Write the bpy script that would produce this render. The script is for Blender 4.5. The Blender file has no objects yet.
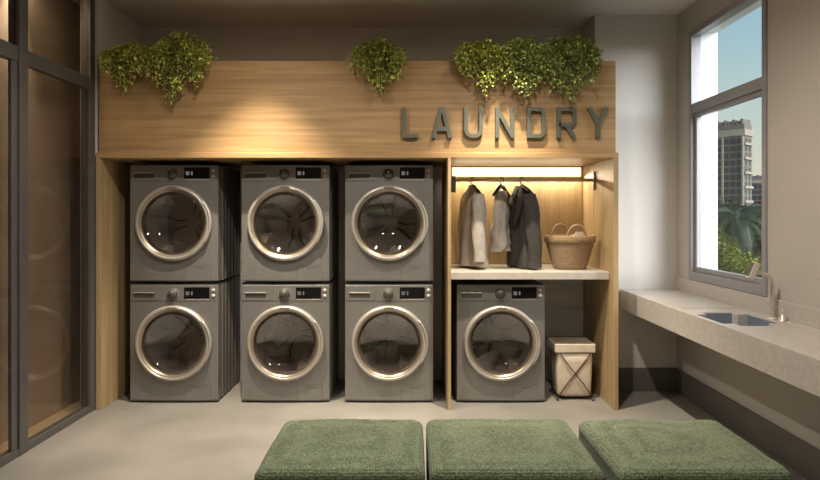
import bpy, bmesh, math, random
from mathutils import Vector, Matrix, noise
PI = math.pi
sc = bpy.context.scene
COL = sc.collection
F = 637.8; CX = 410.0; HY = 215.0; CZ = 1.354     # 28 mm lens, horizon line, eye height

# ------------------------------------------------------------------ materials
def lin(c):
    return tuple(((v/255)/12.92 if v/255 <= .04045 else ((v/255+.055)/1.055)**2.4) for v in c)

def new_mat(name):
    m = bpy.data.materials.new(name); m.use_nodes = True
    nt = m.node_tree; nt.nodes.clear()
    out = nt.nodes.new('ShaderNodeOutputMaterial')
    return m, nt, out

def pbr(name, col, rough=.5, metal=0., var=.08, scale=6., stretch=(1, 1, 1), bump=0., bscale=None, island=0., sheen=0., coat=0., detail=4., spec=.5):
    m, nt, out = new_mat(name)
    N = nt.nodes.new; L = nt.links.new
    b = N('ShaderNodeBsdfPrincipled'); L(b.outputs[0], out.inputs[0])
    tc = N('ShaderNodeTexCoord'); mp = N('ShaderNodeMapping'); mp.inputs['Scale'].default_value = stretch
    L(tc.outputs['Object'], mp.inputs[0])
    n = N('ShaderNodeTexNoise'); n.inputs['Scale'].default_value = scale; n.inputs['Detail'].default_value = detail
    L(mp.outputs[0], n.inputs['Vector'])
    r = N('ShaderNodeValToRGB')
    lo = [max(0, v*(1-var)) for v in col]; hi = [min(1, v*(1+var)) for v in col]
    r.color_ramp.elements[0].color = (*lo, 1); r.color_ramp.elements[1].color = (*hi, 1)
    r.color_ramp.elements[0].position = .3; r.color_ramp.elements[1].position = .7
    L(n.outputs['Fac'], r.inputs[0])
    src = r.outputs[0]
    if island:
        g = N('ShaderNodeNewGeometry'); hs = N('ShaderNodeHueSaturation')
        mr = N('ShaderNodeMapRange'); mr.inputs[3].default_value = 1-island; mr.inputs[4].default_value = 1+island
        mh = N('ShaderNodeMapRange'); mh.inputs[3].default_value = .475; mh.inputs[4].default_value = .52
        L(g.outputs['Random Per Island'], mr.inputs[0]); L(mr.outputs[0], hs.inputs['Value'])
        L(g.outputs['Random Per Island'], mh.inputs[0]); L(mh.outputs[0], hs.inputs['Hue'])
        L(src, hs.inputs['Color']); src = hs.outputs[0]
    L(src, b.inputs['Base Color'])
    b.inputs['Roughness'].default_value = rough; b.inputs['Metallic'].default_value = metal
    b.inputs['Specular IOR Level'].default_value = spec
    if sheen: b.inputs['Sheen Weight'].default_value = sheen
    if coat: b.inputs['Coat Weight'].default_value = coat; b.inputs['Coat Roughness'].default_value = .1
    if bump:
        n2 = N('ShaderNodeTexNoise'); n2.inputs['Scale'].default_value = bscale or scale; n2.inputs['Detail'].default_value = 3
        L(mp.outputs[0], n2.inputs['Vector'])
        bp = N('ShaderNodeBump'); bp.inputs['Strength'].default_value = bump; bp.inputs['Distance'].default_value = .01
        L(n2.outputs['Fac'], bp.inputs['Height']); L(bp.outputs[0], b.inputs['Normal'])
    return m

def wood(name, c0, c1, axis):
    m, nt, out = new_mat(name); N = nt.nodes.new; L = nt.links.new
    b = N('ShaderNodeBsdfPrincipled'); L(b.outputs[0], out.inputs[0])
    tc = N('ShaderNodeTexCoord'); mp = N('ShaderNodeMapping')
    s = {'x': (.55, 15, 15), 'z': (9, 9, .55)}[axis]; mp.inputs['Scale'].default_value = s
    L(tc.outputs['Object'], mp.inputs[0])
    n = N('ShaderNodeTexNoise'); n.inputs['Scale'].default_value = 2.2; n.inputs['Detail'].default_value = 7; n.inputs['Distortion'].default_value = .6
    L(mp.outputs[0], n.inputs['Vector'])
    mp2 = N('ShaderNodeMapping'); mp2.inputs['Scale'].default_value = {'x': (1.2, 60, 60), 'z': (60, 60, 1.2)}[axis]
    L(tc.outputs['Object'], mp2.inputs[0])
    n2 = N('ShaderNodeTexNoise'); n2.inputs['Scale'].default_value = 2; n2.inputs['Detail'].default_value = 3
    L(mp2.outputs[0], n2.inputs['Vector'])
    mx = N('ShaderNodeMath'); mx.operation = 'MULTIPLY_ADD'; mx.inputs[1].default_value = .35
    L(n2.outputs['Fac'], mx.inputs[0]); L(n.outputs['Fac'], mx.inputs[2])
    r = N('ShaderNodeValToRGB'); r.color_ramp.elements[0].position = .45; r.color_ramp.elements[1].position = .9
    r.color_ramp.elements[0].color = (*c0, 1); r.color_ramp.elements[1].color = (*c1, 1)
    L(mx.outputs[0], r.inputs[0]); L(r.outputs[0], b.inputs['Base Color'])
    b.inputs['Roughness'].default_value = .5
    bp = N('ShaderNodeBump'); bp.inputs['Strength'].default_value = .08; bp.inputs['Distance'].default_value = .004
    L(n2.outputs['Fac'], bp.inputs['Height']); L(bp.outputs[0], b.inputs['Normal'])
    return m

def glass(name, tint, refl=.08, rough=.0, ior=1.45):
    m, nt, out = new_mat(name); N = nt.nodes.new; L = nt.links.new
    t = N('ShaderNodeBsdfTransparent'); t.inputs[0].default_value = (*tint, 1)
    g = N('ShaderNodeBsdfGlossy'); g.inputs['Roughness'].default_value = rough; g.inputs[0].default_value = (.95, .95, .95, 1)
    fr = N('ShaderNodeFresnel'); fr.inputs[0].default_value = ior
    ad = N('ShaderNodeMath'); ad.operation = 'ADD'; ad.inputs[1].default_value = refl; ad.use_clamp = True
    L(fr.outputs[0], ad.inputs[0])
    ge = N('ShaderNodeNewGeometry'); inv = N('ShaderNodeMath'); inv.operation = 'SUBTRACT'; inv.inputs[0].default_value = 1.
    L(ge.outputs['Backfacing'], inv.inputs[1]); mu = N('ShaderNodeMath'); mu.operation = 'MULTIPLY'; L(ad.outputs[0], mu.inputs[0]); L(inv.outputs[0], mu.inputs[1])
    mx = N('ShaderNodeMixShader'); L(mu.outputs[0], mx.inputs[0]); L(t.outputs[0], mx.inputs[1]); L(g.outputs[0], mx.inputs[2])
    L(mx.outputs[0], out.inputs[0])
    return m

def emis(name, col, s):
    m, nt, out = new_mat(name)
    e = nt.nodes.new('ShaderNodeEmission'); e.inputs[0].default_value = (*col, 1); e.inputs[1].default_value = s
    nt.links.new(e.outputs[0], out.inputs[0]); return m

def fabric(name, c0, c1, scale=105, bump=.8):
    m, nt, out = new_mat(name); N = nt.nodes.new; L = nt.links.new
    b = N('ShaderNodeBsdfPrincipled'); L(b.outputs[0], out.inputs[0])
    tc = N('ShaderNodeTexCoord')
    v = N('ShaderNodeTexVoronoi'); v.inputs['Scale'].default_value = scale; L(tc.outputs['Object'], v.inputs['Vector'])
    n = N('ShaderNodeTexNoise'); n.inputs['Scale'].default_value = 60; n.inputs['Detail'].default_value = 4; L(tc.outputs['Object'], n.inputs['Vector'])
    mp = N('ShaderNodeMapping'); mp.inputs['Scale'].default_value = (130, 260, 160); L(tc.outputs['Object'], mp.inputs[0])
    n2 = N('ShaderNodeTexNoise'); n2.inputs['Scale'].default_value = 1; n2.inputs['Detail'].default_value = 2; L(mp.outputs[0], n2.inputs['Vector'])
    a = N('ShaderNodeMath'); a.operation = 'MULTIPLY_ADD'; a.inputs[1].default_value = .5; L(n2.outputs['Fac'], a.inputs[0])
    s = N('ShaderNodeMath'); s.operation = 'MULTIPLY'; s.inputs[1].default_value = .55; L(n.outputs['Fac'], s.inputs[0]); L(s.outputs[0], a.inputs[2])
    r = N('ShaderNodeValToRGB'); r.color_ramp.elements[0].position = .35; r.color_ramp.elements[1].position = .7
    r.color_ramp.elements[0].color = (*c0, 1); r.color_ramp.elements[1].color = (*c1, 1)
    L(a.outputs[0], r.inputs[0])
    v.inputs['Randomness'].default_value = .45
    vr = N('ShaderNodeMapRange'); vr.inputs[1].default_value = .15; vr.inputs[2].default_value = .75; vr.inputs[3].default_value = 1.45; vr.inputs[4].default_value = .58
    L(v.outputs['Distance'], vr.inputs[0]); hv = N('ShaderNodeHueSaturation'); L(vr.outputs[0], hv.inputs['Value']); L(r.outputs[0], hv.inputs['Color']); L(hv.outputs[0], b.inputs['Base Color'])
    b.inputs['Roughness'].default_value = .95; b.inputs['Specular IOR Level'].default_value = .15; b.inputs['Sheen Weight'].default_value = .15
    bp = N('ShaderNodeBump'); bp.inputs['Strength'].default_value = bump; bp.inputs['Distance'].default_value = .004; bp.invert = True
    L(v.outputs['Distance'], bp.inputs['Height']); L(bp.outputs[0], b.inputs['Normal'])
    return m

M = dict(
    paint=pbr('wall_paint', (.66, .625, .585), .85, var=.02, scale=2, bump=.03, bscale=60),
    taupe=pbr('wall_paint_darker', (.50, .465, .425), .85, var=.02, scale=2, bump=.03, bscale=60),  # wall paint in a darker tone, used on the right wall only
    greywall=pbr('grey_paint', (.78, .755, .735), .85, var=.03, scale=2, bump=.03, bscale=60),
    ceil=pbr('ceiling_paint', (.74, .71, .675), .9, var=.02, scale=2),
    floor=pbr('polished_concrete', (.235, .222, .203), .42, var=.16, scale=2.2, detail=8, bump=.03, bscale=30),
    hallfloor=pbr('hall_floor_oak', (.46, .36, .23), .5, var=.1, scale=3, stretch=(4, .5, 1)),
    hallwall=pbr('hall_wall_plaster', (.40, .325, .25), .8, var=.04, scale=2),
    base=pbr('skirting_grey', (.13, .118, .105), .6, var=.08, scale=4),
    oakh=wood('oak_horizontal', lin((156, 124, 84)), lin((190, 157, 112)), 'x'),
    oakv=wood('oak_vertical', lin((152, 128, 92)), lin((186, 162, 122)), 'z'),
    stone=pbr('beige_stone', (.50, .465, .425), .35, var=.1, scale=40, detail=6, spec=.4),
    shelfstone=pbr('white_stone', (.46, .425, .375), .4, var=.08, scale=30),
    alu=pbr('bronze_aluminium', (.13, .125, .125), .45, .4, var=.05, scale=8),
    winframe=pbr('grey_window_frame', (.33, .32, .335), .5, .2, var=.04, scale=8),
    jamb=pbr('white_reveal', (.85, .85, .86), .8, var=.02),
    steel=pbr('silver_enamel', (.265, .255, .24), .36, .5, var=.04, scale=30, stretch=(1, 1, .2)),
    sidesteel=pbr('grey_side_panel', (.17, .158, .145), .45, .2, var=.06, scale=8),
    chrome=pbr('satin_chrome', (.52, .495, .455), .36, .5, var=.03, scale=9),
    bronze=pbr('warm_chrome', (.36, .29, .22), .3, .6, var=.05, scale=9),
    drum=pbr('drum_steel', (.62, .58, .53), .5, .1, var=.08, scale=60),
    dark=pbr('dark_plastic', (.02, .019, .018), .45, var=.1),
    black=pbr('black_display', (.006, .006, .007), .12, var=.1),
    digits=emis('display_digits', (.8, .75, .65), .5),
    recess=pbr('recess_grey', (.09, .083, .075), .5, .3, var=.05),
    label=pbr('pale_print', (.62, .58, .52), .5, var=.04),
    doorglass=glass('door_glass', (.66, .64, .63), .13),
    pane=glass('partition_glass', (.80, .77, .74), .0, ior=1.35),
    winglass=glass('window_glass', (.96, .97, .97), .0, ior=1.2),
    letter=pbr('brushed_letter_metal', (.17, .185, .155), .38, .5, var=.06, scale=60, stretch=(1, 1, 6)),
    leaf=pbr('ivy_leaf', (.48, .51, .13), .5, var=.3, scale=10, island=.5),
    leafd=pbr('ivy_leaf_green', (.37, .45, .14), .5, var=.3, scale=10, island=.5),
    stem=pbr('green_stem', (.09, .10, .03), .7, var=.2, scale=20),
    soil=pbr('planter_dark', (.05, .04, .03), .8, var=.2),
    shirt=pbr('grey_linen', (.38, .35, .315), .9, var=.1, scale=18, bump=.3, bscale=60, spec=.2),
    blouse=pbr('pale_crepe', (.46, .42, .37), .9, var=.16, scale=22, bump=.6, bscale=40, spec=.2),
    jacket=pbr('charcoal_wool', (.052, .048, .044), .9, var=.15, scale=30, bump=.2, bscale=90, spec=.2),
    lapel=pbr('dark_lapel', (.028, .026, .025), .7, var=.1),
    linen=pbr('cream_linen', (.60, .52, .42), .9, var=.06, scale=20, bump=.3, bscale=70, spec=.2),
    hampertop=pbr('taupe_lid', (.28, .22, .175), .7, var=.06),
    wire=pbr('brown_wire', (.10, .065, .04), .45, .5, var=.1),
    green=fabric('green_boucle', lin((92, 104, 82)), lin((138, 150, 122))),
    wickerband=pbr('wicker_rim', (.36, .24, .12), .7, var=.3, scale=30, stretch=(1, 1, 5), bump=.8, bscale=60),
    handle=pbr('cane_handle', (.40, .28, .17), .6, var=.2, scale=40),
    towel=pbr('cream_towel', (.7, .62, .52), .95, var=.06, bump=.5, bscale=80),
    sink=pbr('sink_steel_sky_tint', (.20, .25, .32), .35, .5, var=.05, scale=12),  # steel tinted dark blue to imitate the sky reflected in the basin
    tap=pbr('brushed_tap', (.78, .74, .68), .3, .5, var=.03),
    tower=pbr('tower_concrete', (.14, .12, .10), .9, var=.15, scale=.5),
    towerpale=pbr('tower_pale_cladding', (.28, .24, .19), .9, var=.1, scale=.5),
    towerglass=pbr('tower_glass', (.02, .026, .032), .3, var=.3, scale=.2),
    flats=pbr('flats_plaster', (.13, .105, .115), .9, var=.1, scale=.4),
    bark=pbr('bark', (.12, .085, .055), .9, var=.3, scale=8),
    palm=pbr('palm_leaf', (.028, .045, .018), .6, var=.3, scale=1, island=.35),
    bushy=pbr('yellow_green_leaf', (.19, .20, .025), .7, var=.3, scale=1, island=.5),
    bushd=pbr('dark_green_leaf', (.05, .07, .018), .7, var=.3, scale=1, island=.5),
    ground=pbr('lawn', (.06, .08, .03), .95, var=.3, scale=.6),
    led=emis('led_strip', (1., .83, .50), 1.7),
    lamp=emis('lamp_lens', (1., .82, .56), 110.),
)

def wicker():
    m, nt, out = new_mat('wicker_weave'); N = nt.nodes.new; L = nt.links.new
    b = N('ShaderNodeBsdfPrincipled'); L(b.outputs[0], out.inputs[0])
    tc = N('ShaderNodeTexCoord'); mp = N('ShaderNodeMapping'); mp.inputs['Scale'].default_value = (1, 1, 1); L(tc.outputs['UV'], mp.inputs[0])
    br = N('ShaderNodeTexBrick'); br.inputs['Scale'].default_value = 1; br.offset = .5
    br.inputs['Brick Width'].default_value = 1/44; br.inputs['Row Height'].default_value = 1/30; br.inputs['Mortar Size'].default_value = .003
    br.inputs['Color1'].default_value = (*lin((172, 148, 118)), 1); br.inputs['Color2'].default_value = (*lin((156, 130, 100)), 1); br.inputs['Mortar'].default_value = (*lin((118, 92, 66)), 1)
    L(mp.outputs[0], br.inputs['Vector']); L(br.outputs[0], b.inputs['Base Color'])
    bp = N('ShaderNodeBump'); bp.inputs['Strength'].default_value = .8; bp.inputs['Distance'].default_value = .005; bp.invert = True
    L(br.outputs['Fac'], bp.inputs['Height']); L(bp.outputs[0], b.inputs['Normal']); b.inputs['Roughness'].default_value = .7
    return m
M['wicker'] = wicker()

# ------------------------------------------------------------------ mesh helpers
class MB:
    def __init__(s): s.v = []; s.f = []; s.sm = []; s.uv = {}
    def add(s, vs, fs, smooth=False):
        o = len(s.v); s.v += [tuple(p) for p in vs]
        for f in fs: s.f.append([i+o for i in f]); s.sm.append(smooth)
    def box(s, a, b):
        x0, y0, z0 = a; x1, y1, z1 = b
        s.add([(x0, y0, z0), (x1, y0, z0), (x1, y1, z0), (x0, y1, z0), (x0, y0, z1), (x1, y0, z1), (x1, y1, z1), (x0, y1, z1)],
              [(0, 3, 2, 1), (4, 5, 6, 7), (0, 1, 5, 4), (1, 2, 6, 5), (2, 3, 7, 6), (3, 0, 4, 7)])
        return s
    def rings(s, rings, closed=True, cap0=False, cap1=False, smooth=True):
        n = len(rings[0]); o = len(s.v)
        for r in rings: s.v += [tuple(p) for p in r]
        for i in range(len(rings)-1):
            for j in range(n if closed else n-1):
                k = (j+1) % n
                s.f.append([o+i*n+j, o+i*n+k, o+(i+1)*n+k, o+(i+1)*n+j]); s.sm.append(smooth)
        if cap0: s.f.append([o+j for j in range(n)][::-1]); s.sm.append(False)
        if cap1: s.f.append([o+(len(rings)-1)*n+j for j in range(n)]); s.sm.append(False)
        return s
    def lathe(s, prof, c=(0, 0, 0), axis='z', n=48, cap0=False, cap1=False, sx=1, sy=1):
        R = []
        for r, h in prof:
            ring = []
            for j in range(n):
                a = 2*PI*j/n; p, q = r*math.cos(a)*sx, r*math.sin(a)*sy
                ring.append({'z': (c[0]+p, c[1]+q, c[2]+h), 'y': (c[0]+p, c[1]+h, c[2]+q), 'x': (c[0]+h, c[1]+p, c[2]+q)}[axis])
            R.append(ring)
        return s.rings(R, True, cap0, cap1)
    def tube(s, pts, r, n=10, caps=True):
        pts = [Vector(p) for p in pts]; R = []
        rs = r if isinstance(r, (list, tuple)) else [r]*len(pts)
        up = None
        for i, p in enumerate(pts):
            t = (pts[min(i+1, len(pts)-1)]-pts[max(i-1, 0)]).normalized()
            if up is None:
                up = Vector((0, 0, 1)) if abs(t.z) < .9 else Vector((0, 1, 0))
            u = t.cross(up).normalized(); w = u.cross(t).normalized(); up = w
            R.append([p+(u*math.cos(2*PI*j/n)+w*math.sin(2*PI*j/n))*rs[i] for j in range(n)])
        return s.rings(R, True, caps, caps)
    def build(s, name, mat, parent=None, bevel=0., seg=2, loc=None):
        me = bpy.data.meshes.new(name); me.from_pydata(s.v, [], s.f); me.update()
        bm = bmesh.new(); bm.from_mesh(me); bmesh.ops.recalc_face_normals(bm, faces=bm.faces); bm.to_mesh(me); bm.free()
        for p, v in zip(me.polygons, s.sm): p.use_smooth = v
        me.materials.append(mat)
        o = bpy.data.objects.new(name, me); COL.objects.link(o)
        if loc: o.location = loc
        if parent: o.parent = parent
        if bevel:
            bake(o, bevel, seg)
        return o

def bake(o, bevel=0., seg=2, cutters=(), smooth_angle=None):
    """apply a bevel and boolean cuts for good"""
    for c in cutters:
        md = o.modifiers.new('b', 'BOOLEAN'); md.operation = 'DIFFERENCE'; md.object = c; md.solver = 'EXACT'
    if bevel:
        md = o.modifiers.new('v', 'BEVEL'); md.width = bevel; md.segments = seg; md.limit_method = 'ANGLE'; md.angle_limit = .6
    bpy.context.view_layer.update()
    dg = bpy.context.evaluated_depsgraph_get()
    me = bpy.data.meshes.new_from_object(o.evaluated_get(dg)); o.modifiers.clear()
    old = o.data; o.data = me; me.name = o.name
    for c in cutters: bpy.data.objects.remove(c)

def tag(o, label=None, cat=None, group=None, kind=None):
    if label: o['label'] = label
    if cat: o['category'] = cat
    if group: o['group'] = group
    if kind: o['kind'] = kind
    return o
def thing(name, label, cat, loc=(0, 0, 0), rz=0., group=None):
    o = bpy.data.objects.new(name, None); COL.objects.link(o); o.location = loc; o.rotation_euler = (0, 0, rz)
    o.empty_display_size = .1
    return tag(o, label, cat, group)
def struct(o): o['kind'] = 'structure'; return o
def dup(root, loc, label, rz=None, group=None):
    def cp(o, par):
        c = o.copy(); COL.objects.link(c)
        if par: c.parent = par
        for ch in o.children: cp(ch, c)
        return c
    r = cp(root, None); r.location = loc; r['label'] = label
    if rz is not None: r.rotation_euler = (0, 0, rz)
    if group: r['group'] = group
    return r
def at(px, py, D): return Vector(((px-CX)*D/F, D, CZ-(py-HY)*D/F))

# ------------------------------------------------------------------ the setting
XW = 2.05; XL = -2.186; H = 2.89; YB = 5.23; YP = 4.906; Y0 = -1.6; YF = 4.43
XR = 1.423     # return of the recess beside the pier
struct(MB().box((XL-.06, Y0, -.1), (XW+.2, YB+.1, 0)).build('floor', M['floor']))
struct(MB().box((-2.52, Y0, -.1), (XL-.06, YB+.1, -.002)).build('floor_hall', M['hallfloor']))
struct(MB().box((-2.52, Y0, H), (XW+.2, YB+.1, H+.1)).build('ceiling', M['ceil']))
struct(MB().box((XL, YB, 0), (XR, YB+.1, H)).build('wall_back', M['greywall']))
struct(MB().box((XR, YP, 0), (XW, YB+.1, H)).build('wall_pier', M['paint']))
struct(MB().box((XL-.12, YF+.03, 0), (XL, YB+.1, H)).build('wall_left', M['greywall']))
struct(MB().box((-2.42, YB, 0), (XL-.12, YB+.1, H)).build('wall_hall_end', M['hallwall']))
struct(MB().box((-2.52, Y0, 0), (-2.42, YB+.1, H)).build('wall_hall', M['hallwall']))
struct(MB().box((-2.52, Y0-.1, 0), (XW+.2, Y0, H)).build('wall_rear', M['paint']))
# right wall with the window opening
WY0, WY1, WZ0, WZ1 = 3.655, 4.67, .885, 2.695
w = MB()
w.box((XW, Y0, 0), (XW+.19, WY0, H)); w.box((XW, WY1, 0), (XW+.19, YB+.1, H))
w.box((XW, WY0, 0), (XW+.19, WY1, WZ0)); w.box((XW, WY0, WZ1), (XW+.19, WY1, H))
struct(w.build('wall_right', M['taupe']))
# white reveal of the opening
w = MB(); t = .004
w.box((XW+.06, WY1-t, WZ0), (XW+.20, WY1, WZ1)); w.box((XW+.06, WY0, WZ0), (XW+.20, WY0+t, WZ1))
w.box((XW+.06, WY0, WZ1-t), (XW+.20, WY1, WZ1)); w.box((XW+.06, WY0, WZ0), (XW+.20, WY1, WZ0+t))
struct(w.build('trim_1', M['jamb']))
struct(MB().box((XR+.03, YP-.014, 0), (XW, YP, .18)).build('baseboard_pier', M['base'], bevel=.003))
struct(MB().box((XW-.014, Y0, 0), (XW, YP-.014, .18)).build('baseboard_right', M['base'], bevel=.003))

# window: frame, transom, panes
win = bpy.data.objects.new('window_1', None); COL.objects.link(win); win.location = (XW, (WY0+WY1)/2, WZ0); struct(win)
def wpart(name, boxes, mat):
    m = MB()
    for a, b in boxes: m.box((a[0]-XW, a[1]-win.location.y, a[2]-WZ0), (b[0]-XW, b[1]-win.location.y, b[2]-WZ0))
    return m.build(name, mat, win, bevel=.004)
fx0, fx1 = XW-.012, XW+.06; fw = .045
wpart('window_frame', [((fx0, WY0, WZ0), (fx1, WY0+fw, WZ1)), ((fx0, WY1-fw, WZ0), (fx1, WY1, WZ1)),
                       ((fx0, WY0+fw, WZ0), (fx1, WY1-fw, WZ0+.06)), ((fx0, WY0+fw, WZ1-fw), (fx1, WY1-fw, WZ1))], M['winframe'])
TZ = 2.09
wpart('transom', [((fx0+.006, WY0+fw, TZ), (fx1, WY1-fw, TZ+.07))], M['winframe'])
sx0, sx1 = XW+.012, XW+.052
a0, a1 = WY0+fw+.001, WY1-fw-.001
wpart('sash', [((sx0, a0, WZ0+.061), (sx1, a0+.03, TZ-.001)), ((sx0, a1-.035, WZ0+.061), (sx1, a1, TZ-.001)),
               ((sx0, a0+.03, WZ0+.061), (sx1, a1-.035, WZ0+.095)), ((sx0, a0+.03, TZ-.03), (sx1, a1-.035, TZ-.001))], M['winframe'])
wpart('pane', [((XW+.03, a0+.031, WZ0+.096), (XW+.034, a1-.036, TZ-.031))], M['winglass'])
wpart('pane', [((XW+.03, WY0+fw+.001, TZ+.071), (XW+.034, WY1-fw-.001, WZ1-fw-.001))], M['winglass'])

# ------------------------------------------------------------------ glass partition on the left
gp = thing('glass_partition', 'floor to ceiling glass partition in dark metal frames along the left side', 'partition', (XL, 2.5, 0))
def gpart(name, boxes, mat, bev=.003):
    m = MB()
    for a, b in boxes: m.box((a[0]-XL, a[1]-2.5, a[2]), (b[0]-XL, b[1]-2.5, b[2]))
    return m.build(name, mat, gp, bevel=bev)
Xg0, Xg1 = XL-.068, XL
posts = [(4.365, 4.428), (3.575, 3.655), (2.80, 2.88), (2.0, 2.08), (1.2, 1.28), (.4, .48), (-.4, -.32), (-1.55, -1.47)]
for a, b in posts:
    gpart('post', [((Xg0, a, 0), (Xg1, b, H-.002))], M['alu'])
for (b0, _), (_, b1) in zip(posts[:-1], posts[1:]):
    gpart('rail', [((Xg0+.01, b1+.001, .0), (Xg1-.004, b0-.001, .045))], M['alu'])
    gpart('transom', [((Xg0+.012, b1+.001, 2.215), (Xg1-.008, b0-.001, 2.30))], M['alu'])
    gpart('glass_pane', [((Xg1-.024, b1+.002, .046), (Xg1-.018, b0-.002, 2.214))], M['pane'], 0)
    gpart('glass_pane', [((Xg1-.024, b1+.002, 2.301), (Xg1-.018, b0-.002, H-.003))], M['pane'], 0)
gpart('door_stile', [((Xg1-.03, 3.52, .046), (Xg1-.012, 3.572, 2.214))], M['alu'])

# ------------------------------------------------------------------ oak alcove unit
unit = thing('laundry_alcove', 'oak laundry surround with wide fascia, posts and an open hanging niche', 'cabinet', (0, YF, 0))
def upart(name, a, b, mat, bev=.003, par=unit):
    return MB().box((a[0], a[1]-YF, a[2]), (b[0], b[1]-YF, b[2])).build(name, mat, par, bevel=bev)
XI, XO = 1.414, 1.449
ZT = 1.750
upart('end_panel', (-2.184, YF, 0), (-2.150, YB-.005, ZT), M['oakv'])
upart('end_panel', (XI, YF, 0), (XO, YP-.004, ZT), M['oakv'])
upart('lining_panel', (XI-.0, YP-.003, 0), (XI+.008, YB-.022, ZT), M['oakv'])
upart('divider', (.262, YF, 0), (.285, YB-.022, ZT), M['oakv'])
upart('top_board', (-2.184, YF, ZT+.0005), (XO, YB-.005, ZT+.038), M['oakh'])
upart('fascia', (-2.172, YF+.02, ZT+.039), (1.436, YF+.045, 2.429), M['oakh'])
upart('fascia_lid', (-2.172, YF+.046, 2.40), (1.42, YB-.005, 2.428), M['oakh'])
upart('back_panel', (.286, YB-.020, .955), (XI-.001, YB-.002, ZT-.001), M['oakv'])
upart('shelf', (.286, 4.514, .896), (XI-.001, YB-.021, .951), M['shelfstone'], .004)['label'] = 'pale stone shelf'
# glowing strip below the top board
ls = thing('light_strip', 'glowing warm light strip high inside the oak hanging niche', 'light', (.87, YB-.03, 1.70))
MB().box((-.525, -.012, -.032), (.52, .009, .040)).build('diffuser', M['led'], ls)
al = bpy.data.lights.new('strip_glow', 'AREA'); al.shape = 'RECTANGLE'; al.size = 1.02; al.size_y = .02; al.energy = 8; al.color = (1, .82, .58)
ao = bpy.data.objects.new('strip_glow', al); COL.objects.link(ao); ao.parent = ls; ao.location = (0, -.04, -.030); ao.rotation_euler = (-.35, 0, 0)
m = MB(); m.box((-.525, -.014, .041), (.52, .009, .046)); m.build('channel', M['label'], ls)

# clothes rail
RY = 4.876; RZ = 1.621
rail = thing('clothes_rail', 'brushed metal clothes rail across the oak niche under the light strip', 'rail', (.85, RY, RZ))
MB().tube([(-.50, 0, 0), (0, 0, 0), (.556, 0, 0)], .0135, 14).build('rod', M['tap'], rail)
br = MB().box((-.564, -.012, -.095), (-.500, .012, .03)).build('bracket', M['steel'], rail, bevel=.004); br['label'] = 'grey block bracket'
MB().box((.545, -.016, -.075), (.5635, .016, .065)).build('bracket', M['chrome'], rail, bevel=.004)

# ------------------------------------------------------------------ sign letters
def stroke(m, pts, w, y0, y1):
    """a flat bar following pts in the xz plane, mitred"""
    P = [Vector((p[0], p[1])) for p in pts]; n = len(P)
    closed = (P[0]-P[-1]).length < 1e-6
    if closed: P = P[:-1]; n -= 1
    Lr, Rr = [], []
    for i in range(n):
        if closed: a, b = P[i-1], P[(i+1) % n]
        else: a, b = P[max(i-1, 0)], P[min(i+1, n-1)]
        d0 = (P[i]-a).normalized() if (P[i]-a).length > 0 else (b-P[i]).normalized()
        d1 = (b-P[i]).normalized() if (b-P[i]).length > 0 else d0
        t = (d0+d1).normalized(); nn = Vector((-t.y, t.x)); k = 1/max(.5, nn.dot(Vector((-d0.y, d0.x))))
        Lr.append(P[i]+nn*w/2*k); Rr.append(P[i]-nn*w/2*k)
    rings = [[(l.x, y0, l.y), (r.x, y0, r.y), (r.x, y1, r.y), (l.x, y1, l.y)] for l, r in zip(Lr, Rr)]
    if closed: rings.append(rings[0])
    m.rings(rings, True, not closed, not closed, smooth=False)
def arc(cx, cz, r, a0, a1, n=8):
    return [(cx+r*math.cos(a0+(a1-a0)*i/n), cz+r*math.sin(a0+(a1-a0)*i/n)) for i in range(n+1)]
LH = .212; SW = .027; h = SW/2
def letter(ch, px0, px1, say):
    s = 143.3; W = (px1-px0)/s; x0 = (px0-CX)/s; z0 = CZ-(138.4-HY)/s
    m = MB(); y0, y1 = -.034, -.004; T = LH-h; B = h; Lx = h; Rx = W-h
    S = lambda p, dy=0.: stroke(m, p, SW, y0+dy, y1)
    if ch == 'L': S([(Lx, LH), (Lx, B), (W, B)])
    if ch == 'A':
        S([(Lx, 0), (W/2-.004, LH)]); S([(Rx, 0), (W/2+.004, LH)], .001); S([(W*.24, .062), (W*.76, .062)], .002)
    if ch == 'U':
        r = .045; S([(Lx, LH)]+[(Lx, B+r)]+arc(Lx+r, B+r, r, PI, 1.5*PI)[1:]+arc(Rx-r, B+r, r, 1.5*PI, 2*PI)+[(Rx, LH)])
    if ch == 'N':
        S([(Lx, 0), (Lx, LH)]); S([(Lx, T), (Rx, B)], .001); S([(Rx, 0), (Rx, LH)], .002)
    if ch == 'D':
        r = .035; S([(Lx, B), (Lx, T)]+arc(Rx-r, T-r, r, PI/2, 0)+arc(Rx-r, B+r, r, 0, -PI/2)+[(Lx, B)])
    if ch == 'R':
        r = .035; mid = .092
        S([(Lx, 0), (Lx, T)]+arc(Rx-r, T-r, r, PI/2, 0)+arc(Rx-r, mid+r, r, 0, -PI/2)+[(Lx, mid)]); S([(W*.48, mid), (Rx, 0)], .001)
    if ch == 'Y':
        S([(Lx*.8, LH), (W/2, .098)]); S([(W-Lx*.8, LH), (W/2, .098)], .001); S([(W/2, 0), (W/2, .108)], .002)
    # short pins into the board
    for q in ((W*.5, LH*.52),):
        pass
    o = m.build('sign_letter', M['letter'], loc=(x0, YF+.0198, z0))
    m2 = None
    tag(o, say, 'letter', 'letters of the LAUNDRY sign')
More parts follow.
